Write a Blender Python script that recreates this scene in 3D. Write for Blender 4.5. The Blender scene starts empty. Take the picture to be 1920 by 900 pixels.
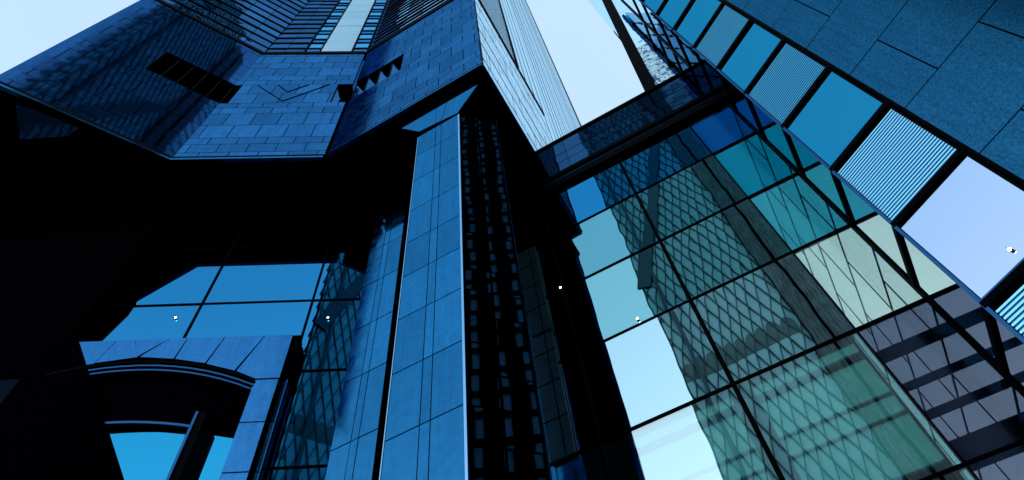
import bpy, math, random
from mathutils import Vector, Matrix
random.seed(7)
D2R = math.radians
sc = bpy.context.scene

# ------------------------------------------------------------------ camera
# The camera stands at the origin of the plan (eye height 1.6 m), looking steeply up.
GZ = -1.6                                   # paving level
def norm(v): return Vector(v).normalized()
ZU = norm((-112, 760, -1280))               # world up, seen in camera axes
FW = Vector((0, 0, -1))
YU = (FW - FW.dot(ZU) * ZU).normalized()
XU = YU.cross(ZU)
cam_d = bpy.data.cameras.new('camera'); cam = bpy.data.objects.new('camera', cam_d)
sc.collection.objects.link(cam); sc.camera = cam
cam.matrix_world = Matrix((XU, YU, ZU)).to_4x4()
cam_d.sensor_width = 36; cam_d.lens = 24; cam_d.clip_start = 0.05; cam_d.clip_end = 5000

# ------------------------------------------------------------------ sky, sun, exposure
SUN_EL, SUN_AZ = D2R(28), D2R(300)          # azimuth measured from +X towards +Y
w = bpy.data.worlds.new('World'); sc.world = w; w.use_nodes = True
nt = w.node_tree; bg = nt.nodes['Background']
sky = nt.nodes.new('ShaderNodeTexSky'); sky.sky_type = 'NISHITA'; sky.sun_disc = False
sky.sun_elevation = SUN_EL; sky.sun_rotation = math.pi / 2 - SUN_AZ
sky.air_density = 1.0; sky.dust_density = 1.5; sky.ozone_density = 1.0
veil = nt.nodes.new('ShaderNodeVectorMath'); veil.operation = 'ADD'; veil.inputs[1].default_value = (2.35, 3.2, 3.45)   # thin bright cloud veil
tcw = nt.nodes.new('ShaderNodeTexCoord'); sep = nt.nodes.new('ShaderNodeSeparateXYZ'); nt.links.new(tcw.outputs['Generated'], sep.inputs[0])
mrw = nt.nodes.new('ShaderNodeMapRange'); mrw.interpolation_type = 'SMOOTHSTEP'; mrw.inputs[1].default_value = .86; mrw.inputs[2].default_value = .38; nt.links.new(sep.outputs[2], mrw.inputs[0])
mxw = nt.nodes.new('ShaderNodeMix'); mxw.data_type = 'RGBA'; nt.links.new(mrw.outputs[0], mxw.inputs[0])
mxw.inputs[6].default_value = (2.3, 3.15, 3.45, 1); mxw.inputs[7].default_value = (5.6, 5.4, 5.2, 1); nt.links.new(mxw.outputs[2], veil.inputs[1])
nt.links.new(sky.outputs[0], veil.inputs[0]); nt.links.new(veil.outputs[0], bg.inputs[0]); bg.inputs[1].default_value = 0.12
sd = bpy.data.lights.new('sun', 'SUN'); sd.energy = 0.6; sd.angle = D2R(12); sd.color = (1, .95, .88)
so = bpy.data.objects.new('sun', sd); sc.collection.objects.link(so)
so.rotation_euler = Vector((math.cos(SUN_EL) * math.cos(SUN_AZ), math.cos(SUN_EL) * math.sin(SUN_AZ), math.sin(SUN_EL))).to_track_quat('Z', 'Y').to_euler()
sc.view_settings.view_transform = 'Standard'; sc.view_settings.look = 'None'
sc.view_settings.gamma = 1; sc.view_settings.exposure = 0.68
sc.render.engine = 'CYCLES'
sc.cycles.max_bounces = 10; sc.cycles.glossy_bounces = 6; sc.cycles.transparent_max_bounces = 12
sc.cycles.diffuse_bounces = 2

# ------------------------------------------------------------------ materials
MATS = {}
def mat(name, col, metal=0.0, rough=0.5, var=0.0, bump=0.0, bscale=1.0, grain=0.0, gscale=30, emit=0, spec=0.5, rvar=0.0, streak=0.0):
    if name in MATS: return MATS[name]
    m = bpy.data.materials.new(name); m.use_nodes = True; t = m.node_tree; N = t.nodes; K = t.links
    b = N['Principled BSDF']
    if metal >= 1:                          # polished, coated surfaces: plain tinted mirror reflection
        N.remove(b); b = N.new('ShaderNodeBsdfGlossy'); K.new(b.outputs[0], N['Material Output'].inputs[0])
        b.inputs['Color'].default_value = (*col, 1); b.inputs['Roughness'].default_value = rough
    else:
        b.inputs['Base Color'].default_value = (*col, 1); b.inputs['Metallic'].default_value = metal
        b.inputs['Roughness'].default_value = rough; b.inputs['Specular IOR Level'].default_value = spec
    tc = N.new('ShaderNodeTexCoord')
    out = None
    if var or grain or streak:
        geo = N.new('ShaderNodeNewGeometry')
        mr = N.new('ShaderNodeMapRange'); K.new(geo.outputs['Random Per Island'], mr.inputs[0])
        mr.inputs[3].default_value = 1 - var; mr.inputs[4].default_value = 1 + var
        val = mr.outputs[0]
        if grain:
            nz = N.new('ShaderNodeTexNoise'); nz.inputs['Scale'].default_value = gscale; nz.inputs['Detail'].default_value = 6
            K.new(tc.outputs['Object'], nz.inputs['Vector'])
            g = N.new('ShaderNodeMapRange'); K.new(nz.outputs[0], g.inputs[0])
            g.inputs[1].default_value = .3; g.inputs[2].default_value = .7
            g.inputs[3].default_value = 1 - grain; g.inputs[4].default_value = 1 + grain
            mu = N.new('ShaderNodeMath'); mu.operation = 'MULTIPLY'; K.new(val, mu.inputs[0]); K.new(g.outputs[0], mu.inputs[1]); val = mu.outputs[0]
        if streak:                          # rain streaks: noise stretched along the height
            mp = N.new('ShaderNodeMapping'); mp.inputs['Scale'].default_value = (5, 5, .35); K.new(tc.outputs['Object'], mp.inputs[0])
            nz = N.new('ShaderNodeTexNoise'); nz.inputs['Scale'].default_value = 1.6; nz.inputs['Detail'].default_value = 8; K.new(mp.outputs[0], nz.inputs['Vector'])
            g = N.new('ShaderNodeMapRange'); K.new(nz.outputs[0], g.inputs[0])
            g.inputs[1].default_value = .35; g.inputs[2].default_value = .65
            g.inputs[3].default_value = 1 - streak; g.inputs[4].default_value = 1 + streak * .5
            mu = N.new('ShaderNodeMath'); mu.operation = 'MULTIPLY'; K.new(val, mu.inputs[0]); K.new(g.outputs[0], mu.inputs[1]); val = mu.outputs[0]
        vm = N.new('ShaderNodeVectorMath'); vm.operation = 'SCALE'; vm.inputs[0].default_value = col; K.new(val, vm.inputs['Scale'])
        K.new(vm.outputs[0], b.inputs['Color' if metal >= 1 else 'Base Color'])
    if rvar:
        nz = N.new('ShaderNodeTexNoise'); nz.inputs['Scale'].default_value = 2.2; nz.inputs['Detail'].default_value = 5
        K.new(tc.outputs['Object'], nz.inputs['Vector'])
        g = N.new('ShaderNodeMapRange'); K.new(nz.outputs[0], g.inputs[0]); g.inputs[1].default_value = .3; g.inputs[2].default_value = .7
        g.inputs[3].default_value = rough; g.inputs[4].default_value = rough + rvar; K.new(g.outputs[0], b.inputs['Roughness'])
    if bump:
        nz = N.new('ShaderNodeTexNoise'); nz.inputs['Scale'].default_value = bscale; nz.inputs['Detail'].default_value = 1.5
        K.new(tc.outputs['Object'], nz.inputs['Vector'])
        bp = N.new('ShaderNodeBump'); bp.inputs['Strength'].default_value = 1; bp.inputs['Distance'].default_value = bump
        K.new(nz.outputs[0], bp.inputs['Height']); K.new(bp.outputs[0], b.inputs['Normal'])
    if emit:
        b.inputs['Emission Color'].default_value = (*col, 1); b.inputs['Emission Strength'].default_value = emit
    MATS[name] = m; return m

def glass(name, refl, trans, fac, bump=0.0, bscale=.7, rough=0.0):
    """architectural pane: coated mirror reflection plus tinted see-through"""
    if name in MATS: return MATS[name]
    m = bpy.data.materials.new(name); m.use_nodes = True; t = m.node_tree; N = t.nodes; K = t.links
    N.remove(N['Principled BSDF']); o = N['Material Output']
    g = N.new('ShaderNodeBsdfGlossy'); g.inputs['Color'].default_value = (*refl, 1); g.inputs['Roughness'].default_value = rough
    tr = N.new('ShaderNodeBsdfTransparent'); tr.inputs['Color'].default_value = (*trans, 1)
    mx = N.new('ShaderNodeMixShader'); mx.inputs[0].default_value = fac
    K.new(tr.outputs[0], mx.inputs[1]); K.new(g.outputs[0], mx.inputs[2]); K.new(mx.outputs[0], o.inputs[0])
    if bump:
        tc = N.new('ShaderNodeTexCoord'); nz = N.new('ShaderNodeTexNoise'); nz.inputs['Scale'].default_value = bscale; nz.inputs['Detail'].default_value = 1.0
        K.new(tc.outputs['Object'], nz.inputs['Vector'])
        bp = N.new('ShaderNodeBump'); bp.inputs['Distance'].default_value = bump; K.new(nz.outputs[0], bp.inputs['Height']); K.new(bp.outputs[0], g.inputs['Normal'])
    MATS[name] = m; return m

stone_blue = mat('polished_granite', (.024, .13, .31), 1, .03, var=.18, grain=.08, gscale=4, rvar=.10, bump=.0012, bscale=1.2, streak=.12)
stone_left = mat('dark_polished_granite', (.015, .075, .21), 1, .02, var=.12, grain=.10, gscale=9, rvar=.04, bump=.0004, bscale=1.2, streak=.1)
stone_pale = mat('sheen_pale_granite', (.60, .80, .93), 1, .10, var=.05, grain=.06, gscale=3, streak=.04, bump=.0012, bscale=.6)  # right flank's grazing sky sheen put into a paler granite colour
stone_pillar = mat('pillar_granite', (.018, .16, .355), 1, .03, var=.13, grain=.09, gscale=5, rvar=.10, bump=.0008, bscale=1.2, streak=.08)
stone_rough = mat('flamed_granite', (.012, .095, .19), 1, .2, var=.06, grain=.35, gscale=18, streak=.12)
black_stone = mat('black_granite', (.0005, .0007, .0015), 0, .6, spec=0)
joint = mat('dark_joint', (.001, .0015, .003), 0, .8, spec=0)
black_metal = mat('black_anodised_metal', (.001, .0015, .004), 0, .6, spec=.02)
blue_metal = mat('blue_grey_metal', (.02, .09, .22), 1, .3)
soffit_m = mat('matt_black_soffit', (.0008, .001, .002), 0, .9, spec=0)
pale_panel = mat('pale_ribbed_metal', (.42, .60, .68), 1, .22, var=.04)
win_blue = mat('blue_window_glass', (.08, .38, .66), 1, .01, var=.12, bump=.002, bscale=.8)
win_dark = mat('dark_window_glass', (.03, .12, .27), 1, .01, var=.18, bump=.02, bscale=.7)
strip_glass = mat('sky_blue_coated_glass', (.015, .24, .41), 1, .01, var=.06, bump=.0015, bscale=.5)
louvre_m = mat('bright_louvre_metal', (.55, .78, .95), 1, .2)

# ------------------------------------------------------------------ geometry helpers
COL = sc.collection
def U(az): return Vector((math.cos(D2R(az)), math.sin(D2R(az)), 0))
class Frame:
    """vertical plane: s runs along azimuth t, n along azimuth a (away from the camera), at distance d"""
    def __init__(s, t, a, d): s.t, s.n, s.d = U(t), U(a), d
    def p(s, S, N, Z): return s.t * S + s.n * (s.d + N) + Vector((0, 0, Z))
F = Frame(8, 98, 12.94); L = Frame(38, 128, 17.8); R = Frame(-22, 68, 8.05); W = Frame(-22, 68, 13.0)
E_ = Frame(68, 158, 3.45); G = Frame(8, 98, 15.75); S_ = Frame(-54, 36, 11.75); PF = Frame(-22, 68, 8.15); PR = Frame(68, 158, 4.79)

class MB:
    def __init__(s): s.v = []; s.f = []
    def hexa(s, c):                          # 8 corners: bottom ring 0-3, top ring 4-7
        b = len(s.v); s.v += [Vector(x) for x in c]
        s.f += [tuple(b + i for i in q) for q in ((0, 3, 2, 1), (4, 5, 6, 7), (0, 1, 5, 4), (1, 2, 6, 5), (2, 3, 7, 6), (3, 0, 4, 7))]
    def box(s, fr, s0, s1, n0, n1, z0, z1, tilt=0):
        a, b_, c_ = (random.gauss(0, tilt) if tilt else 0 for _ in range(3))
        def q(S, N, Z): return fr.p(S, N + (S - s0) * a + (Z - z0) * b_, Z)
        s.hexa([q(s0, n0, z0), q(s1, n0, z0), q(s1, n1, z0), q(s0, n1, z0), q(s0, n0, z1), q(s1, n0, z1), q(s1, n1, z1), q(s0, n1, z1)])
    def prism(s, ring0, ring1):
        b = len(s.v); n = len(ring0); s.v += [Vector(x) for x in ring0] + [Vector(x) for x in ring1]
        s.f.append(tuple(b + i for i in range(n))); s.f.append(tuple(b + n + i for i in reversed(range(n))))
        for i in range(n): j = (i + 1) % n; s.f.append((b + i, b + n + i, b + n + j, b + j))
    def poly(s, fr, pts, n0, n1): s.prism([fr.p(a, n0, z) for a, z in pts], [fr.p(a, n1, z) for a, z in pts])
    def bar(s, a, b, wd, ht, up=Vector((0, 0, 1))):
        a, b = Vector(a), Vector(b); d = (b - a).normalized(); x = d.cross(up).normalized() * wd / 2; y = x.cross(d).normalized() * ht / 2
        s.hexa([a - x - y, a + x - y, b + x - y, b - x - y, a - x + y, a + x + y, b + x + y, b - x + y])
    def build(s, name, m, parent=None, **kw):
        me = bpy.data.meshes.new(name); o = bpy.data.objects.new(name, me); COL.objects.link(o)
        loc = Vector((0, 0, 0))
        if parent is not None:
            o.parent = parent; off = WORLD[parent.name]
            WORLD[o.name] = Vector(off)
            vs = [v - off for v in s.v]
        else:
            loc = sum(s.v, Vector()) / len(s.v); loc.z = min(v.z for v in s.v)
            vs = [v - loc for v in s.v]; o.location = loc; WORLD[o.name] = loc
        me.from_pydata(vs, [], s.f); me.materials.append(m); me.update()
        import bmesh
        b = bmesh.new(); b.from_mesh(me); bmesh.ops.recalc_face_normals(b, faces=b.faces); b.to_mesh(me); b.free()
        for k, v in kw.items(): o[k] = v
        return o
WORLD = {}
def thing(name, label, cat, loc, group=None):
    o = bpy.data.objects.new(name, None); COL.objects.link(o); o.location = loc; WORLD[o.name] = Vector(loc)
    o['label'] = label; o['category'] = cat
    if group: o['group'] = group
    return o
def tag(o, label, cat, group=None):
    o['label'] = label; o['category'] = cat
    if group: o['group'] = group
    return o

def clad(mb, fr, s0, s1, zs, width, gap=.035, th=.05, tilt=.0015, holes=(), phase=0, slope0=None, slope1=None):
    """rows of stone panels in running bond; holes = (s0,s1,z0,z1) left open"""
    for r in range(len(zs) - 1):
        z0, z1 = zs[r], zs[r + 1]
        spans = [(s0, s1)]
        for h in holes:
            if z0 < h[3] - .05 and z1 > h[2] + .05:
                ns = []
                for a, b in spans:
                    if h[0] > a and h[0] < b: ns.append((a, h[0]))
                    if h[1] < b and h[1] > a: ns.append((h[1], b))
                    if h[1] <= a or h[0] >= b: ns.append((a, b))
                spans = ns
        off = phase + (width / 2 if r % 2 else 0)
        for a, b in spans:
            k = math.floor((a - off) / width); c = [a]
            x = off + (k + 1) * width
            while x < b - .12:
                if x > a + .12: c.append(x)
                x += width
            c.append(b)
            for i in range(len(c) - 1):
                mb.box(fr, c[i] + gap / 2 * (i > 0), c[i + 1] - gap / 2 * (i < len(c) - 2), 0, th, z0 + gap / 2, z1 - gap / 2, tilt)
def backing(mb, fr, s0, s1, z0, z1, holes=(), n=.052, t=.1):
    hs = sorted(holes)
    if not hs: mb.box(fr, s0, s1, n, n + t, z0, z1); return
    zl, zh = hs[0][2], hs[0][3]
    mb.box(fr, s0, s1, n, n + t, z0, zl); mb.box(fr, s0, s1, n, n + t, zh, z1)
    x = s0
    for h in hs:
        if h[0] > x + .01: mb.box(fr, x, h[0], n, n + t, zl, zh)
        x = h[1]
    if s1 > x + .01: mb.box(fr, x, s1, n, n + t, zl, zh)

# ------------------------------------------------------------------ ground
def sheet(name, pts, z, m):
    b = MB(); b.v = [Vector((x, y, z)) for x, y in pts]; b.f = [tuple(range(len(pts)))]
    o = b.build(name, m); o['kind'] = 'structure'; return o
sheet('ground', [(-1500, -1500), (1500, -1500), (1500, 1500), (-1500, 1500)], GZ - .15, mat('asphalt', (.03, .032, .036), 0, .85, grain=.3, gscale=3))
pb = MB(); pb.box(Frame(0, 90, 0), -24, 24, -22, 40, GZ - .15, GZ)
pv = pb.build('pavement', mat('plaza_paving', (.05, .052, .06), 0, .7, grain=.2, gscale=2)); pv['kind'] = 'structure'

# ------------------------------------------------------------------ TOWER on the left
H = 30.0; TOP = 230.0
tower = thing('office_tower', 'tall faceted tower in blue polished granite overhanging the dark recess on the left', 'building', (-8, 18, GZ))
zs = [30.0, 30.5, 31.5, 32.3, 34.0, 35.7, 36.6, 37.35, 38.95, 40.55, 41.4, 42.3, 43.9, 45.1, 46.6, 47.2]
# recessed ribbon windows between z=37.35 and 40.55
hL = (-8.95, -4.72, 37.35, 40.55); hF1 = (-14.0, -12.75, 37.35, 40.55); hF2 = (-7.2, -6.0, 37.35, 40.55); hR = (-12.2, -8.3, 37.35, 40.55)
sL0, sL1 = -12.3, -4.95; sF0, sF1 = -13.4, -6.35; sR0, sR1 = -11.72, -3.43; sE0, sE1 = 8.05, 48.0
def facade(fr, s0, s1, zz, width, m, holes=(), phase=0, tilt=.0012):
    b = MB(); clad(b, fr, s0, s1, zz, width, holes=holes, phase=phase, tilt=tilt, gap=.042); b.build('cladding', m, tower)
    b = MB(); backing(b, fr, s0, s1, zz[0], zz[-1], holes); b.build('backing_wall', joint, tower)
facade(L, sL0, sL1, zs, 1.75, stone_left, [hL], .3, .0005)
facade(F, sF0, sF1, zs, 1.36, stone_blue, [hF1, hF2], .1)
facade(R, sR0, sR1, zs, 1.36, stone_blue, [hR], .4)
facade(E_, sE0 + .05, 18.3, zs, 1.9, stone_pale, (), .2)
def recess(fr, s0, s1, z0, z1, d, nb, teeth):
    b = MB(); b.box(fr, s0, s1, d, d + .1, z0, z1)
    b.box(fr, s0, s1, .15, d, z0 - .06, z0); b.box(fr, s0, s1, .15, d, z1, z1 + .06); b.box(fr, s0 - .05, s0, .15, d, z0, z1); b.box(fr, s1, s1 + .05, .15, d, z0, z1)
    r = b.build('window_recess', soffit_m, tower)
    b = MB(); f = MB(); wd = (s1 - s0) / nb
    for i in range(nb):
        a = s0 + i * wd
        if teeth:
            b.prism([fr.p(a + .03, .12, z0 + .02), fr.p(a + wd - .03, d * .9, z0 + .02), fr.p(a + wd - .03, d * .95, z0 + .02), fr.p(a + .03, .2, z0 + .02)],
                    [fr.p(a + .03, .12, z1 - .02), fr.p(a + wd - .03, d * .9, z1 - .02), fr.p(a + wd - .03, d * .95, z1 - .02), fr.p(a + .03, .2, z1 - .02)])
        f.box(fr, a - .03, a + .03, .06, d, z0 + .01, z1 - .01)
    if teeth: b.build('window_pane', win_dark, tower)
    f.build('window_fin', black_metal, tower)
recess(L, -8.95, -4.95, 37.35, 40.55, .9, 5, False)
recess(F, -13.3, -12.75, 37.35, 40.55, .9, 1, False)
recess(F, -7.2, -6.4, 37.35, 40.55, .9, 1, True)
recess(R, -11.7, -8.3, 37.35, 40.55, .9, 4, True)
# V-shaped groove moulding on the middle facet
b = MB()
for a, c in (((-11.9, 40.5), (-9.85, 37.6)), ((-9.85, 37.6), (-7.7, 40.5)), ((-10.7, 40.5), (-9.9, 39.2)), ((-9.9, 39.2), (-8.9, 40.5))):
    b.bar(F.p(a[0], -.012, a[1]), F.p(c[0], -.012, c[1]), .03, .04, F.n)
b.build('groove_moulding', joint, tower)
# ledges: base trim and cornice line at z=47
for fr, a, c in ((L, sL0, sL1), (F, sF0, sF1), (R, sR0, sR1), (E_, sE0, 18.3)):
    b = MB(); b.box(fr, a, c, -.06, .3, 47.22, 47.62); b.build('cornice', black_metal, tower)
for fr, a, c in ((L, sL0, sL1), (F, sF0, sF1), (R, sR0, sR1), (E_, sE0, 60)):
    b = MB(); b.box(fr, a, c, -.05, .28, 29.75, 29.98); b.build('base_trim', black_metal, tower)
    b = MB(); b.box(fr, a, c, -.09, .1, 29.56, 29.70); b.build('edge_trim', stone_pillar, tower)
# upper storeys: ribbon glazing left, pale bay in the middle, louvres right
def ribbons(fr, s0, s1, z0, z1, step, bar_h, mg, mf, nw, push=.06):
    g = MB(); z = z0
    while z < z1 - .1:
        wd = (s1 - s0) / nw
        for i in range(nw): g.box(fr, s0 + i * wd + .02, s0 + (i + 1) * wd - .02, .15, .2, z + bar_h, min(z + step, z1), .004)
        f = MB(); f.box(fr, s0, s1, .15 - push, .3, z, z + bar_h); f.build('spandrel_bar', mf, tower); z += step
    g.build('glazing', mg, tower)
ribbons(L, sL0, sL1, 47.62, 72, 1.45, .12, win_dark, black_metal, 5)
ribbons(F, sF0, -10.5, 47.62, 72, 1.45, .12, win_dark, black_metal, 2)
ribbons(R, sR0, sR1, 47.62, 72, 1.15, .24, mat('bright_window_glass', (.30, .60, .85), 1, .02, var=.15, bump=.01, bscale=.6), black_metal, 6)
for fr, a, c in ((L, sL0, sL1), (F, sF0, -10.5), (R, sR0, sR1), (F, -10.5, sF1)):
    b = MB(); b.box(fr, a, c, .1, .3, 72, TOP); b.build('upper_storeys', win_dark, tower)
g1 = MB(); g2 = MB(); fm = MB(); pp = MB()
deep_pane = mat('deep_blue_pane', (.04, .20, .44), 1, .02, var=.1)
z = 47.7; k = 0
while z < 71:
    h = 1.0 if k % 2 == 0 else 1.5
    for a, c in ((-10.42, -9.5), (-7.22, -6.3)):
        g1 = MB(); g1.box(F, a, c, .05, .1, z + .08, z + h - .08, .004); g1.build('window_pane', win_blue if k % 2 else deep_pane, tower)
        fm.box(F, a - .06, c + .06, .0, .16, z + h - .08, z + h + .08)
    z += h; k += 1
for a in (-10.5, -9.46, -7.3, -6.26): fm.box(F, a - .04, a + .04, -.03, .2, 47.65, 72)
z = 47.7
while z < 71: pp.box(F, -9.40, -7.36, .02, .08, z + .02, z + 2.46, .002); z += 2.5
fm.build('window_frame', black_metal, tower); pp.build('pale_bay_panel', pale_panel, tower)
bw = MB()
bw.box(F, -13.4, sF1, .32, .5, 47.2, TOP); bw.box(L, sL0, sL1, .32, .5, 47.2, TOP); bw.box(R, sR0, sR1, .32, .5, 47.2, TOP); bw.box(E_, sE0 + .3, sE1, .32, .5, 30, TOP)
bw.build('core_wall', joint, tower)
# right flank: dark louvre bay, then pale horizontal ribs to the far corner
lv = MB(); lb = MB(); z = 47.7
while z < 150: lv.box(E_, sE0 + .05, 14.2, .0, .25, z, z + .55); lb.box(E_, sE0 + .05, 14.2, -.002, .2, z + .56, z + 1.15); z += 1.25
lv.build('louvre_slats', louvre_m, tower); lb.build('louvre_gaps', black_metal, tower)
rb = MB(); rg = MB(); x = 14.42                 # tall vertical ribs with dark grooves between
while x < sE1 - .3:
    zb = 47.65 if x < 18.3 else 30.05
    rb.box(E_, x, min(x + 1.14, sE1), .0, .28, zb, TOP, .0002); rg.box(E_, x + 1.145, x + 1.345, -.002, .2, zb, TOP); x += 1.35
rb.build('facade_ribs', stone_pale, tower); rg.build('rib_grooves', black_metal, tower)
jl = MB()
for z in (31.4, 34.1, 36.9, 40.6, 43.9): jl.box(E_, sE0 + .1, 18.3, -.004, .02, z, z + .26)
for k, z in enumerate((31.5, 34.2, 37, 40.7, 44)):
    x = 9 + (k % 2) * 1.2
    while x < 18: jl.box(E_, x, x + .05, -.003, .02, z + .2, (34.1, 36.9, 40.6, 43.9, 47.2)[k]); x += 2.4
jl.build('joint_lines', mat('blue_joint', (.02, .08, .18), 0, .7), tower)
b = MB(); b.box(E_, 14.25, 14.4, -.1, .1, 47.6, 150); b.box(E_, sE1 - .2, sE1 + .1, -.1, .6, 30, TOP); b.box(E_, sE0 + .0, sE0 + .12, -.04, .02, 30, TOP); b.build('corner_trim', black_metal, tower)
# soffit and closing walls
A = L.p(sL0, 0, 0); B = F.p(sF0, 0, 0); C = R.p(sR0, 0, 0); Dc = E_.p(sE0, 0, 0); E2 = E_.p(sE1, .3, 0)
A2 = A + U(128) * 30
ring = [A, B, C, Dc, E2, E2 + U(158) * 30, A2]
b = MB(); q = [Vector((p.x, p.y, 0)) + (Vector((-5, 26, 0)) - Vector((p.x, p.y, 0))).normalized() * .35 for p in ring]
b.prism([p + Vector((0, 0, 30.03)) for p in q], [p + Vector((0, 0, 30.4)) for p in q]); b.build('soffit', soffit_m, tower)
b = MB()
for p, qn in ((A2, A), (E2 + U(158) * 30, A2), (E2, E2 + U(158) * 30)):
    b.bar(p + Vector((0, 0, 130)), qn + Vector((0, 0, 130)), .4, 200)
b.build('rear_wall', stone_left, tower)

# ------------------------------------------------------------------ granite corner pillar with flared capital
def pillar(label, mirror=None):
    t = thing('granite_pillar', label, 'pillar', PF.p(-6.4, 1, GZ))
    zp = [-1.6, .9, 3.2, 5.5, 7.8, 9.75, 11.7, 13.7, 15.6, 17.4, 19.4, 21.6, 23.8, 25.65]
    b = MB()
    for r in range(len(zp) - 1):
        for a, c in ((-6.61, -5.80), (-5.79, -5.55), (-5.54, -4.79)):
            b.box(PF, a + .007, c - .007, 0, .05, zp[r] + .018, zp[r + 1] - .018, .0006)
    b.build('front_cladding', stone_pillar, t)
    CH = Frame(23, 113, PF.p(-4.79, 0, 0).dot(U(113))); c0 = PF.p(-4.79, 0, 0).dot(U(23))
    b = MB()
    for r in range(len(zp) - 1):
        for k in range(2):
            for z_ in (zp[r], (zp[r] + zp[r + 1]) / 2):
                b.box(CH, c0 + .05 + k * .76, c0 + .05 + (k + 1) * .76 - .06, .0, .05, z_ + .03, z_ + (zp[r + 1] - zp[r]) / 2 - .03, .002)
    b.build('chamfer_cladding', mat('dimmed_side_granite', (.014, .05, .09), 1, .015, var=.1, bump=.0012, bscale=.6), t)  # darkened copy of the pillar granite, the chamfer's dim reflection put into its colour
    foot = [PF.p(-6.6, .06, 0), PF.p(-4.82, .06, 0), CH.p(c0 + .05, .06, 0), CH.p(c0 + 1.56, .06, 0), PF.p(-4.75, 3.2, 0), PF.p(-6.6, 3.2, 0)]
    b = MB(); b.prism([p + Vector((0, 0, GZ)) for p in foot], [p + Vector((0, 0, 29.9)) for p in foot]); b.build('core', black_stone, t)
    b = MB(); clad(b, Frame(-22, 68, 11.38), -6.6, -4.75, zp, .93, th=.05, tilt=.003); b.build('rear_cladding', stone_pillar, t)
    b = MB(); b.box(CH, c0 + 1.56, c0 + 1.60, -.01, .3, GZ, 26); b.build('rear_bead', stone_pillar, t)
    b = MB(); b.box(PF, -4.78, -4.72, -.02, .06, GZ, 25.6); b.box(PF, -6.64, -6.615, -.01, .06, GZ, 25.6); b.build('corner_bead', mat('pale_blue_bead', (.25, .5, .75), 1, .1), t)
    # flared capital in three slabs
    def cap(q, name='capital'):
        m = MB(); m.poly(PF, q, -.03, .03); o = m.build(name, stone_pillar, t)
        m = MB(); m.poly(PF, q, .035, 1.0); m.build('capital_core', black_stone, o)
    cap([(-6.6, 26.15), (-5.81, 26.0), (-5.81, 27.75), (-7.55, 27.75)]); cap([(-5.79, 26.0), (-5.56, 25.95), (-5.3, 27.75), (-5.79, 27.75)]); cap([(-5.54, 25.93), (-4.79, 25.78), (-3.8, 27.75), (-5.27, 27.75)])
    return t
pillar('bright blue granite pillar with flared capital under the tower corner')
P2F = Frame(-22, 68, 10.37)
t = thing('set_back_pillar', 'dimmer set-back granite pillar left of the bright pillar, cut off by the shade of the soffit', 'pillar', P2F.p(-9.4, 1, GZ))
b = MB(); zq = [-1.6, 1.4, 4.4, 7.4, 10.2, 13.0, 15.6, 18.1, 20.6, 23.0, 25.4, 27.7, 30]
for r in range(len(zq) - 1):
    for a, c in ((-10.2, -9.55), (-9.54, -9.3), (-9.29, -8.68)):
        b.box(P2F, a + .008, c - .008, 0, .05, zq[r] + .02, zq[r + 1] - .02, .0012)
b.build('front_cladding', stone_pillar, t)
b = MB(); b.box(P2F, -10.19, -8.69, .06, 1.2, GZ, 30); b.build('core', black_stone, t)

# ------------------------------------------------------------------ left dark pier and raked buttress
KF = Frame(38, 128, 17.8)
mg_ = mat('black_mirror_granite', (.010, .035, .09), 1, .04, var=.2, bump=.006)
b = MB(); b.poly(KF, [(-10.95, 28.7), (-9.69, 26.5), (-8.64, 28.1), (-8.63, 29.05), (-10.44, 28.95)], -.02, .1); b.build('return_panel', mg_, tower)
b = MB(); b.poly(KF, [(-11.3, 29.7), (-11.1, 28.5), (-9.69, 26.2), (-8.4, 28.1), (-8.4, 29.7)], .11, .3); b.build('return_backing', black_stone, tower)
t = thing('raked_buttress', 'black raked stone buttress left of the arched portal', 'buttress', G.p(-15, -1, GZ))
b = MB(); b.poly(G, [(-28.9, GZ), (0, GZ), (-4.0, 5.0), (-9.35, 13.32), (-13.23, 19.43), (-28.9, 19.43)], -.6, -.56); b.build('raked_face', black_stone, t)
BF = Frame(8, 98, 15.13); b = MB(); clad(b, BF, -19, -14.2, [GZ + i * 1.6 for i in range(13)], 2.2, tilt=.001); b.build('face_slabs', mat('near_black_polished_slab', (.004, .007, .014), 1, .06, var=.3, bump=.004), t)
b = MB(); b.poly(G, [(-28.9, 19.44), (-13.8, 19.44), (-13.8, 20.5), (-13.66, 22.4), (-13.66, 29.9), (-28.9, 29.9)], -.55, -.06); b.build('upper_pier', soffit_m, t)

# ------------------------------------------------------------------ recessed entrance glazing under the tower
t = thing('entrance_glazing', 'large blue mirrored glass wall recessed under the tower, above the arch', 'glass wall', G.p(-8, 0, GZ))
gm = glass('entrance_glass', (.021, .21, .43), (.02, .06, .09), .93, bump=.0006, bscale=.35)
xs = [-22, -18.2, -14.2, -10.12, -5.92, -1.9, 2]; zg = [GZ, 2, 6, 10, 14, 18.15, 22.27, 26.4, 30]
for i in range(len(xs) - 1):
    for j in range(len(zg) - 1):
        b = MB(); b.box(G, xs[i] + .01, xs[i + 1] - .01, 0, .03, zg[j] + .01, zg[j + 1] - .01, .0004); b.build('glass_pane', gm, t)
b = MB()
for x in xs: b.box(G, x - .035, x + .035, -.05, .1, GZ, 30)
for x in (-5.62,): b.box(G, x - .02, x + .02, -.03, .1, GZ, 30)
for z in zg: b.box(G, -22, 2, -.04, .09, z - .03, z + .03)
b.build('mullion', black_metal, t)
b = MB(); b.box(G, -30, 2, .6, .8, GZ, 30); b.build('rear_wall', soffit_m, t)

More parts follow.
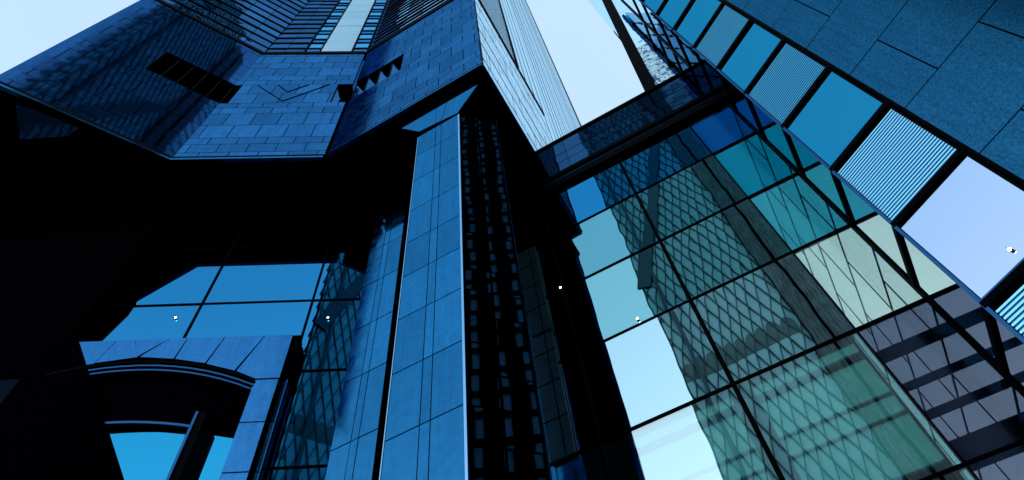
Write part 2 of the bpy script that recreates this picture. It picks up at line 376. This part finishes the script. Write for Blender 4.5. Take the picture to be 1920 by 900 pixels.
# ------------------------------------------------------------------ arched stone portal
AR = Frame(8, 98, 15.2)
kA = 15.2 / 15.75
t = thing('arched_portal', 'blue granite arched portal with fanned stone blocks in front of the glazing', 'portal', AR.p(-9, 0, GZ))
arch_m = mat('arch_granite', (.025, .15, .36), 1, .10, var=.06, grain=.12, gscale=12, rvar=.1, streak=.1)
def kk(p): return (p[0] * kA, p[1] * kA)
top = [(-13.6, 20.32), (-11.83, 20.25), (-10.55, 20.22), (-9.99, 20.2), (-8.67, 20.17), (-7.25, 20.15), (-6.0, 20.1)]
top = [(-13.6, 20.2), (-12.4, 20.2), (-11.8, 20.2), (-10.6, 20.2), (-9.99, 20.2), (-8.67, 20.2), (-7.25, 20.2), (-6.3, 20.2)]
blocks = [[(-13.8, 20.2), (-12.45, 20.2), (-12.7, 18.95), (-14.0, 18.7)], [(-12.45, 20.2), (-11.83, 20.2), (-11.35, 19.22), (-12.7, 18.98)],
          [(-11.83, 20.2), (-10.6, 20.2), (-11.4, 19.25)], [(-10.6, 20.2), (-9.99, 20.2), (-10.1, 19.05), (-11.32, 19.22)],
          [(-9.99, 20.2), (-8.67, 20.2), (-8.95, 18.75), (-10.06, 19.04)], [(-8.67, 20.2), (-7.25, 20.2), (-7.85, 18.3), (-8.92, 18.72)],
          [(-7.25, 20.2), (-6.25, 20.2), (-6.25, 17.85), (-7.05, 17.85), (-7.8, 18.28)]]
for bl in blocks:
    cx = sum(p[0] for p in bl) / len(bl); cz = sum(p[1] for p in bl) / len(bl)
    bl = [(cx + (x - cx) * .975, cz + (z - cz) * .975) for x, z in bl]
    b = MB(); b.poly(AR, [kk(p) for p in bl], -.0, .4); b.build('arch_block', arch_m, t)
for z0, z1 in ((15.9, 17.8), (13.95, 15.85), (12, 13.9), (9.8, 11.9), (7.5, 9.7), (5, 7.4), (2, 4.9), (GZ, 1.9)):
    b = MB(); b.poly(AR, [kk(p) for p in ((-7.05, z1), (-6.28, z1), (-6.28, z0), (-7.05, z0))], 0, .4); b.build('jamb_block', arch_m, t)
    b = MB(); b.poly(AR, [kk(p) for p in ((-6.12, z1 + .02), (-5.98, z1 + .02), (-5.98, z0), (-6.12, z0))], .05, .4); b.build('jamb_trim', arch_m, t)
b = MB(); b.poly(AR, [kk(p) for p in ((-14, 20.19), (-6.0, 20.19), (-6.0, GZ), (-7.02, GZ), (-7.02, 17.85), (-7.85, 18.28), (-8.9, 18.74), (-10.06, 19.04), (-11.4, 19.2), (-12.7, 18.95), (-14, 18.7))], .05, .5); b.build('core', joint, t)
def arc_pts(x0, z0, x1, z1, rise, n=12): return [(x0 + (x1 - x0) * i / n, z0 + (z1 - z0) * i / n + rise * 4 * (i / n) * (1 - i / n)) for i in range(n + 1)]
for dz, nn in ((0, -.06), (-.17, -.02), (-.34, .02)):
    b = MB(); u = arc_pts(-14, 18.45 + dz, -7.02, 17.75 + dz, .82); lo = [(x, z - .07) for x, z in reversed(u)]
    b.poly(AR, [kk(p) for p in u + lo], nn, .45); b.build('arch_moulding', blue_metal if dz else black_metal, t)
# recessed inner arch with window and post
t = thing('arched_window', 'arched window with a dark leaning post, deep inside the portal', 'window', G.p(-9, -.2, GZ))
u = arc_pts(-14, 14.9, -6.9, 15.1, .55)
b = MB(); b.poly(G, [(-14, 18.4), (-6.9, 18.0)] + list(reversed(u)), -.3, -.05); b.build('tympanum', soffit_m, t)
b = MB(); u2 = arc_pts(-14, 15.2, -8.15, 15.45, .45); b.poly(G, u2 + [(x, z - .09) for x, z in reversed(u2)], -.38, -.31); b.build('arch_frame', blue_metal, t)
b = MB(); b.box(G, -14.5, -6.8, -.2, -.17, GZ, 16); b.build('glass_pane', mat('cyan_blue_glass', (.016, .26, .46), 1, .01), t)
b = MB(); b.box(G, -8.08, -7.78, -.75, -.2, GZ, 15.6); po = b.build('post', black_metal, t)
b = MB(); b.box(G, -8.10, -8.02, -.8, -.75, GZ, 15.62); b.build('post_trim', blue_metal, po)

# ------------------------------------------------------------------ atrium curtain wall (W) and its high glass screen
t = thing('atrium_curtain_wall', 'teal glass curtain wall with black mullions below the dark beam', 'glass wall', W.p(0, 0, GZ))
rows = [(25.3, 22.12, 'r0'), (22.12, 18.7, 'r1'), (18.7, 15.4, 'r2'), (15.4, 11.95, 'r3'), (11.95, 8.0, 'r4'), (8.0, 4.5, 'r4'), (4.5, GZ, 'r4')]  # row tints mix own glass colour with the reflected sky's brightening downwards
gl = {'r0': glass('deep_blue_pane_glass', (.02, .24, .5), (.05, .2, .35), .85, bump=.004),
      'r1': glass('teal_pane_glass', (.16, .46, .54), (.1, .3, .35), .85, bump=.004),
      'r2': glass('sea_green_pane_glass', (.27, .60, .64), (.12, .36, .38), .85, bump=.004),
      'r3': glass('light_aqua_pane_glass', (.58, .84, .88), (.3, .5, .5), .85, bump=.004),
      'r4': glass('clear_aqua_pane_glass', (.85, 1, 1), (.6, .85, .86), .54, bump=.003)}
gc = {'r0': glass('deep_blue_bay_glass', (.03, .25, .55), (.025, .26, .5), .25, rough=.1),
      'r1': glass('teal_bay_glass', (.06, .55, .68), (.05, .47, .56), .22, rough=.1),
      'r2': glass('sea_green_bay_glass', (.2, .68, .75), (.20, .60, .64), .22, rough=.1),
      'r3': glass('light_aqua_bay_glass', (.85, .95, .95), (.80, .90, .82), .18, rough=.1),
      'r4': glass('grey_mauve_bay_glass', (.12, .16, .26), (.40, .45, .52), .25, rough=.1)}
cols = [-13.5, -9.6, -6.7, -3.7, -.1, 2.95, 4.63, 8.5]
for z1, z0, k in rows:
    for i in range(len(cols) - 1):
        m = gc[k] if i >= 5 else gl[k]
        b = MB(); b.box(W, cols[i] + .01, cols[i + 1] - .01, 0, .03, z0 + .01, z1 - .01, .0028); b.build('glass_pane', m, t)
b = MB()
for z1, z0, k in rows: b.box(W, -13.5, 8.5, -.04, .08, z0 - .03, z0 + .03)
b.build('transom', black_metal, t)
b = MB()
for x, wd in ((-9.6, .05), (-6.7, .05), (-3.7, .05), (-.1, .06), (2.95, .018)): b.box(W, x - wd, x + wd, -.06, .1, GZ, 25.3)
b.build('mullion', black_metal, t)
b = MB(); b.box(W, 4.60, 4.68, -.12, .1, GZ, 45); b.build('corner_post', black_metal, t)
pt = thing('reflection_strip', 'narrow pale grey-green strip standing in for a reflection between the pillar and the bright glass reflection', 'pilaster', W.p(-4.7, -.1, GZ))
pm = mat('pale_green_strip', (.10, .22, .23), .5, .35, grain=.2, gscale=3, bump=.02, bscale=.9)  # strip added on the glass to imitate a pale reflection
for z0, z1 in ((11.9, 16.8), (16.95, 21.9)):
    b = MB(); b.box(W, -5.05, -4.33, -.14, -.06, z0, z1); b.build('strip_slab', pm, pt)
b = MB()
for z in (13.2, 14.6, 15.9, 18.2, 19.5, 20.8): b.box(W, -5.05, -4.33, -.146, -.142, z, z + .05)
b.box(W, -4.6, -4.57, -.147, -.143, 11.9, 21.9); b.build('joint_lines', joint, pt)
# beam fascia
bt = thing('fascia_beam', 'dark glossy beam bridging the tower and the right-hand block', 'beam', W.p(0, 0, 25.3))
fas = mat('dark_blue_fascia_glass', (.02, .075, .17), 1, .03, var=.12, bump=.008, bscale=.8)
b = MB()
for z0, z1 in ((26.55, 27.35), (27.4, 28.1), (28.15, 29.45)):
    x = -8
    while x < 8.4:
        b.box(W, x + .01, x + 1.19, -.12, -.08, z0, z1, .002); x += 1.2
b.build('fascia_panel', fas, bt)
b = MB(); b.box(W, -8, 8.5, -.07, .6, 25.9, 29.4); b.build('core', black_metal, bt)
b = MB(); b.box(W, -8, 8.5, -.22, .3, 25.32, 25.75); b.box(W, -8, 8.5, -.2, -.1, 26.2, 26.45); b.box(W, -8, 8.5, -.2, .5, 29.47, 29.6); b.build('edge_trim', black_metal, bt)
b = MB(); b.box(W, -8, 8.5, -.1, -.06, 25.8, 26.15); b.build('shadow_gap_strip', blue_metal, bt)
# tall screen above the beam
t = thing('glass_screen', 'pale reflective glass screen with a black raking edge above the beam', 'glass wall', W.p(4, 0, 29.6))
gp = mat('pale_wavy_glass', (.62, .84, .95), 1, .01, bump=.012, bscale=.8)
sx = [2.75, 3.02, 4.63, 8.5]
for i in range(3):
    for z0, z1 in ((29.62, 36), (36, 42.5), (42.5, 49), (49, 56), (56, 64), (64, 80)):
        lean = .075 * (z0 - 29.6) if i == 0 else 0
        if sx[i] + lean < sx[i + 1] - .1:
            b = MB(); b.poly(W, [(sx[i] + lean, z0 + .01), (sx[i + 1] - .01, z0 + .01), (sx[i + 1] - .01, z1 - .01), (min(sx[i] + (.075 * (z1 - 29.6) if i == 0 else 0), sx[i + 1] - .02), z1 - .01)], 0, .04)
            b.build('glass_pane', gp, t)
b = MB(); b.poly(W, [(2.33, 29.6), (2.9, 29.6), (5.75, 66), (5.2, 66)], -.2, .35); b.build('raking_fin', black_metal, t)
b = MB(); b.box(W, 3.0, 3.04, -.02, .1, 29.6, 40); b.build('glazing_bar', black_metal, t)

# ------------------------------------------------------------------ inside the atrium: see-through stand-in for a stone wall, floor slabs, screens
IW = Frame(68, -22, 4.72)  # sky showing through the added screen replaces the brightness of lit stone
t = thing('see_through_wall', 'see-through screen in place of a lit stone wall, with fine dark joints behind the right bay of glass', 'screen', IW.p(16, 0, GZ))
b = MB(); zi = [GZ, 1.48, 4.11, 6.74, 9.37, 12.0, 14.65, 17.25, 19.87, 22.46, 25.1]
clad(b, IW, 13.2, 23, zi, 2.2, gap=.004, th=.01, tilt=0); b.build('screen_panel', glass('see_through_wall_panel', (.5, .6, .6), (.95, .97, .97), .06, rough=.3), t)
b = MB()
for i, z in enumerate(zi):
    b.box(IW, 13.2, 23, -.02, .02, z - .02, z + .02)
    x = 13.4 + (1.2 if i % 2 else 0)
    while x < 23 and i < len(zi) - 1: b.box(IW, x - .016, x + .016, -.015, .015, z + .02, zi[i + 1] - .02); x += 2.4
b.build('joint_frame', black_metal, t)
t = thing('interior_floor', 'teal floor edges and blinds seen behind the lowest glass row', 'floor slab', W.p(0, 1.5, GZ))
lit = mat('glowing_teal_blind', (.20, .44, .43), 0, .6, emit=.6)   # glow put into the blinds themselves, in place of light from the room
for u0, u1 in ((.25, 2.75), (-2.9, -.3)):
    for z1, z0 in ((11.74, 11.5), (11.2, 10.2), (10.06, 9.65), (9.52, 8.35)):
        b = MB(); b.box(W, u0, u1, .14, .17, z0, z1); b.build('blind', lit, t)
b = MB(); b.box(W, -13, 8, 3, 3.3, 7.4, 8.0); b.box(W, -13, 8, 3, 3.3, 3.4, 4.0); b.box(W, .2, .4, .5, 1, GZ, 11.9); b.box(W, -.5, -.3, .5, 1, GZ, 11.9); b.build('slab', black_metal, t)
b = MB()
for z0, z1 in ((11.0, 11.35), (10.1, 10.3), (9.3, 9.5), (8.0, 8.7)): b.box(W, 3.0, 7.5, .25, .3, z0, z1)
b.build('blind_rail', mat('mauve_blind', (.14, .14, .19), 0, .7), t)
b = MB(); b.box(W, -13, 3.75, 4.5, 4.8, GZ, 25.2); b.build('rear_wall', mat('dark_teal_render', (.02, .06, .07), 0, .6), t)

# ------------------------------------------------------------------ right-hand block: pane strip and stone wall
t = thing('stone_block', 'rough blue granite building with a column of glass and louvre panes on the right', 'building', S_.p(4, 1, GZ))
zd = [9.4 - 2.93 * k for k in range(4, 0, -1)] + [9.4, 12.37, 15.24, 18.25, 21.27, 24.04, 26.94, 29.88, 32.8, 35.8, 38.8, 41.8, 44.8, 48]
zd[0] = GZ
s_l, s_r = -1.97, .07
for i in range(len(zd) - 1):
    z0, z1 = zd[i], zd[i + 1]
    louv = z0 < 27 and any(abs(z0 - q) < .3 for q in (6.47, 12.37, 18.25, 24.04)) or (.3 < z0 < .9)
    if louv:
        b = MB(); n = 26
        for k in range(n):
            a = z0 + .2 + (z1 - z0 - .35) * k / n; h = (z1 - z0 - .35) / n
            b.box(S_, s_l + .05, s_r - .08, .02, .1, a, a + h * .5)
        p = b.build('louvre_panel', mat('aqua_louvre_metal', (.30, .75, .92), 1, .15) if z0 < 17 else mat('blue_louvre_metal', (.10, .45, .68), 1, .15), t)
        b = MB(); b.box(S_, s_l + .05, s_r - .08, .102, .15, z0 + .18, z1 - .1); b.build('louvre_back', strip_glass, p)
    else:
        b = MB(); b.box(S_, s_l + .05, s_r - .08, .04, .08, z0 + .12, z1 - .08, .002); b.build('glass_pane', mat('lavender_coated_glass', (.46, .60, .82), 1, .02) if abs(z0 - 9.4) < .1 else strip_glass, t)
    b = MB(); b.box(S_, s_l - .02, s_r, -.05, .3, z0 - .06, z0 + .10); b.build('transom', black_metal, t)
    b = MB(); b.box(S_, s_l + .04, s_r - .07, -.02, .03, z0 + .105, z0 + .16); b.build('sill', blue_metal, t)
b = MB(); b.box(S_, s_r, s_r + .075, -.04, .33, GZ, 48); b.box(S_, s_r - .09, s_r - .03, -.02, .3, GZ, 48); b.build('jamb', black_metal, t)
b = MB(); b.box(S_, s_l - .03, s_l + .04, -.04, .16, GZ, 48); b.build('edge_post', blue_metal, t)
zr = [12.0 - 2.63 * k for k in range(5, 0, -1)] + [12.0, 14.65, 17.25, 19.87, 22.46, 25.1, 27.7, 30.3, 32.9, 35.5, 38.1, 40.7, 43.3, 45.9]
zr[0] = GZ
b = MB(); clad(b, S_, .15, 24, zr, 2.4, gap=.035, th=.08, tilt=.0015, phase=1.2); b.build('cladding', stone_rough, t)
b = MB(); b.box(S_, .15, 24, .082, .3, GZ, 46); b.box(S_, .085, 24, .31, 14, GZ, 46); b.build('core_wall', joint, t)
b = MB(); clad(b, Frame(36, 126, -.02), 12.1, 25, zr, 2.4, th=.05); b.build('return_cladding', stone_pale, t)

b = MB(); b.box(S_, s_l + .15, -.1, .24, .28, GZ, 48); b.build('added_reflector', mat('pale_reflector', (.45, .68, .85), 1, .3), t)  # unseen pale sheet added so the screen mirrors something bright here
# struts joining the strip to the corner post on the curtain wall
P1 = S_.p(s_l, .05, 0); P2 = W.p(4.63, -.1, 0)
proto = None
names = ['lowest', 'second', 'third', 'fourth', 'fifth', 'sixth', 'seventh', 'eighth', 'ninth', 'tenth', 'eleventh', 'twelfth', 'thirteenth', 'topmost']
zst = [z for z in zd if 3 < z < 40]
for i, z in enumerate(zst):
    if proto is None:
        b = MB(); b.bar(P1 + Vector((0, 0, z)), P2 + Vector((0, 0, z)), .12, .18); o = b.build('steel_strut', black_metal); proto = o; z00 = z
    else:
        o = proto.copy(); COL.objects.link(o); o.location.z = proto.location.z + z - z00
    tag(o, 'black steel strut between the pane strip and the corner post, %s from below' % names[i], 'strut', 'struts beside the pane strip')

# ------------------------------------------------------------------ buildings across the street (seen in the reflections)
OP = Frame(-22, 248, 29.3)                  # its face looks back at the curtain wall
def opp(name, label, s0, s1, d0, d1, top, gm, fm, kind):
    t = thing(name, label, 'building', OP.p((s0 + s1) / 2, (d0 + d1) / 2, GZ))
    b = MB(); b.box(OP, s0, s1, d0, d1, GZ, top); b.build('wall', gm, t)
    b = MB(); SD = Frame(248, 158, -s0); S2 = Frame(248, -22, s1)
    if kind == 'diagrid':
        def grid(fr, a, c, n, dx, dz, wd):
            h = top
            k = -int(h / dz * dx / (c - a)) - 2
            for sg in (1, -1):
                x = a - (h / dz) * dx
                x0 = a - (h / dz) * dx
                while x0 < c + (h / dz) * dx:
                    # line from (x0,0) rising sg*dx per dz, clipped to [a,c]
                    za, zc = (a - x0) / (sg * dx) * dz, (c - x0) / (sg * dx) * dz
                    lo, hi = max(0, min(za, zc)), min(h, max(za, zc))
                    if hi > lo + .5: b.bar(fr.p(x0 + sg * dx * lo / dz, n, lo), fr.p(x0 + sg * dx * hi / dz, n, hi), wd, .25, fr.n)
                    x0 += 2 * dx / 2
        grid(OP, s0, s1, d0 - .08, 1.2, 4.8, .095)
        b.build('diagrid_bar', fm, t)
        b = MB(); x = 29.3 + d0
        z = 0
        while z < top: b.box(SD, 29.3 + d0, 29.3 + d1, .01, .2, z, z + .45); z += 3.2
        while x < 29.3 + d1: b.box(SD, x, x + .3, .012, .22, GZ, top); x += 2.3
        b.build('side_grid', fm, t)
        b = MB(); b.box(OP, s0 + 1.5, s0 + 1.9, d0 - .5, d0, GZ, top); b.build('pilaster', fm, t)
        b = MB(); b.bar(OP.p(8.2, d0 - .3, 112), OP.p(-4.8, d0 - .3, 71), 1.7, .4, OP.n); b.build('brace', fm, t)
        b = MB(); x = s0
        while x < s1 - .5:
            r = random.uniform(.55, .8); k = 9
            pts = [(x + r + r * math.cos(math.pi * q / k), 55 + 1.6 * r * math.sin(math.pi * q / k)) for q in range(k + 1)]
            b.poly(OP, [(x, 53.2)] + list(reversed(pts)) + [(x + 2 * r, 53.2)], d0 - .05, d0 - .01); x += 2 * r * .97
        b.build('scalloped_reflection_band', mat('grey_green_band', (.12, .2, .2), 0, .8), t)  # bumpy band added on the facade to imitate a scalloped reflection
    elif kind == 'banded':
        z = 3
        while z < top: b.box(OP, s0, s1, d0 - .15, d0, z, z + 1.3); z += 5.4
        x = s0
        while x < s1: b.box(OP, x, x + .9, d0 - .3, d0, GZ, top); x += 6.6
        b.build('window_band', fm, t)
    else:
        b.box(OP, s0, s1, d0 - .15, d0, 0, 4); b.box(OP, s0 + 1.6, s0 + 1.9, d0 - .2, d0, 4, top); b.build('facade_trim', fm, t)
dg = mat('far_teal_glass', (.34, .66, .70), 0, .4)
opp('diagrid_tower', 'tall diagrid glass tower across the street mirrored in the teal curtain wall', -4.9, 8.3, 0, 4, 160, dg, mat('dark_teal_metal', (.015, .07, .09), 0, .5), 'diagrid')
opp('stone_tower', 'dark stone tower beside the diagrid tower across the street', 8.4, 12.2, -1, 21, 150, mat('far_dark_stone', (.05, .075, .08), .3, .4, streak=.8, grain=.5, gscale=.5), black_stone, 'plain')

GT = Frame(221, 311, 38)
t = thing('dark_office_tower', 'dark glass office tower with a window grid, down the street behind the stone block', 'building', GT.p(8, 8, GZ))
b = MB(); b.box(GT, -22, 14, .3, 16, GZ, 190); b.build('wall', mat('far_dark_glass', (.55, .75, .90), 0, .5), t)
b = MB(); z = 0
while z < 190: b.box(GT, -22, 14, 0, .29, z, z + .9); z += 3.9
x = -22
while x < 14: b.box(GT, x, x + (.4 if int(x) % 3 else 2.2), -.1, .28, GZ, 190); x += 3.1
b.build('facade_grid', black_metal, t)
opp('pale_tower', 'pale banded tower far across the street on the right', 19, 52, 30, 55, 230, mat('far_pale_stone', (.75, .85, .9), 0, .6), mat('far_band_blue', (.05, .12, .2), 0, .6), 'banded')

# ------------------------------------------------------------------ small lamps
lampm = mat('lamp_face', (1.0, .80, .45), 0, .5, emit=14)
def lamp(fr, s, n, z, label):
    t = thing('spot_lamp', label, 'lamp', fr.p(s, n, z), 'small spot lamps on the facades')
    b = MB(); k = 10; r = .036
    r0 = [fr.p(s + r * math.cos(a * math.tau / k), n, z + r * math.sin(a * math.tau / k)) for a in range(k)]
    r1 = [fr.p(s + r * math.cos(a * math.tau / k), n + .05, z + r * math.sin(a * math.tau / k)) for a in range(k)]
    b.prism(r0, r1); hs = b.build('housing', mat('white_lamp_metal', (.7, .68, .62), 0, .4), t)
    b = MB(); q = .8
    b.prism([fr.p(s + q * r * math.cos(a * math.tau / k), n - .02, z + q * r * math.sin(a * math.tau / k)) for a in range(k)], [fr.p(s + q * r * math.cos(a * math.tau / k), n - .004, z + q * r * math.sin(a * math.tau / k)) for a in range(k)])
    b.build('lens', lampm, hs)
    b = MB(); b.box(fr, s - .012, s + .012, n + .02, n + .05, z + r, z + r + .07); b.build('bracket', MATS['white_lamp_metal'], t)
lamp(G, -5.14, -.06, 21.04, 'warm spot lamp on the mullion right of the big blue panes')
lamp(G, -10.8, -.06, 21.37, 'small spot lamp over the arch, in front of the left blue pane')
lamp(W, -3.72, -.12, 18.69, 'bright white spot lamp between the pillar and the teal curtain wall')
lamp(W, -1.69, -.06, 15.61, 'small spot lamp at the foot of the bright vertical glass reflection')
lamp(S_, -.95, -.02, 9.88, 'spot lamp on the palest square pane of the right-hand strip')
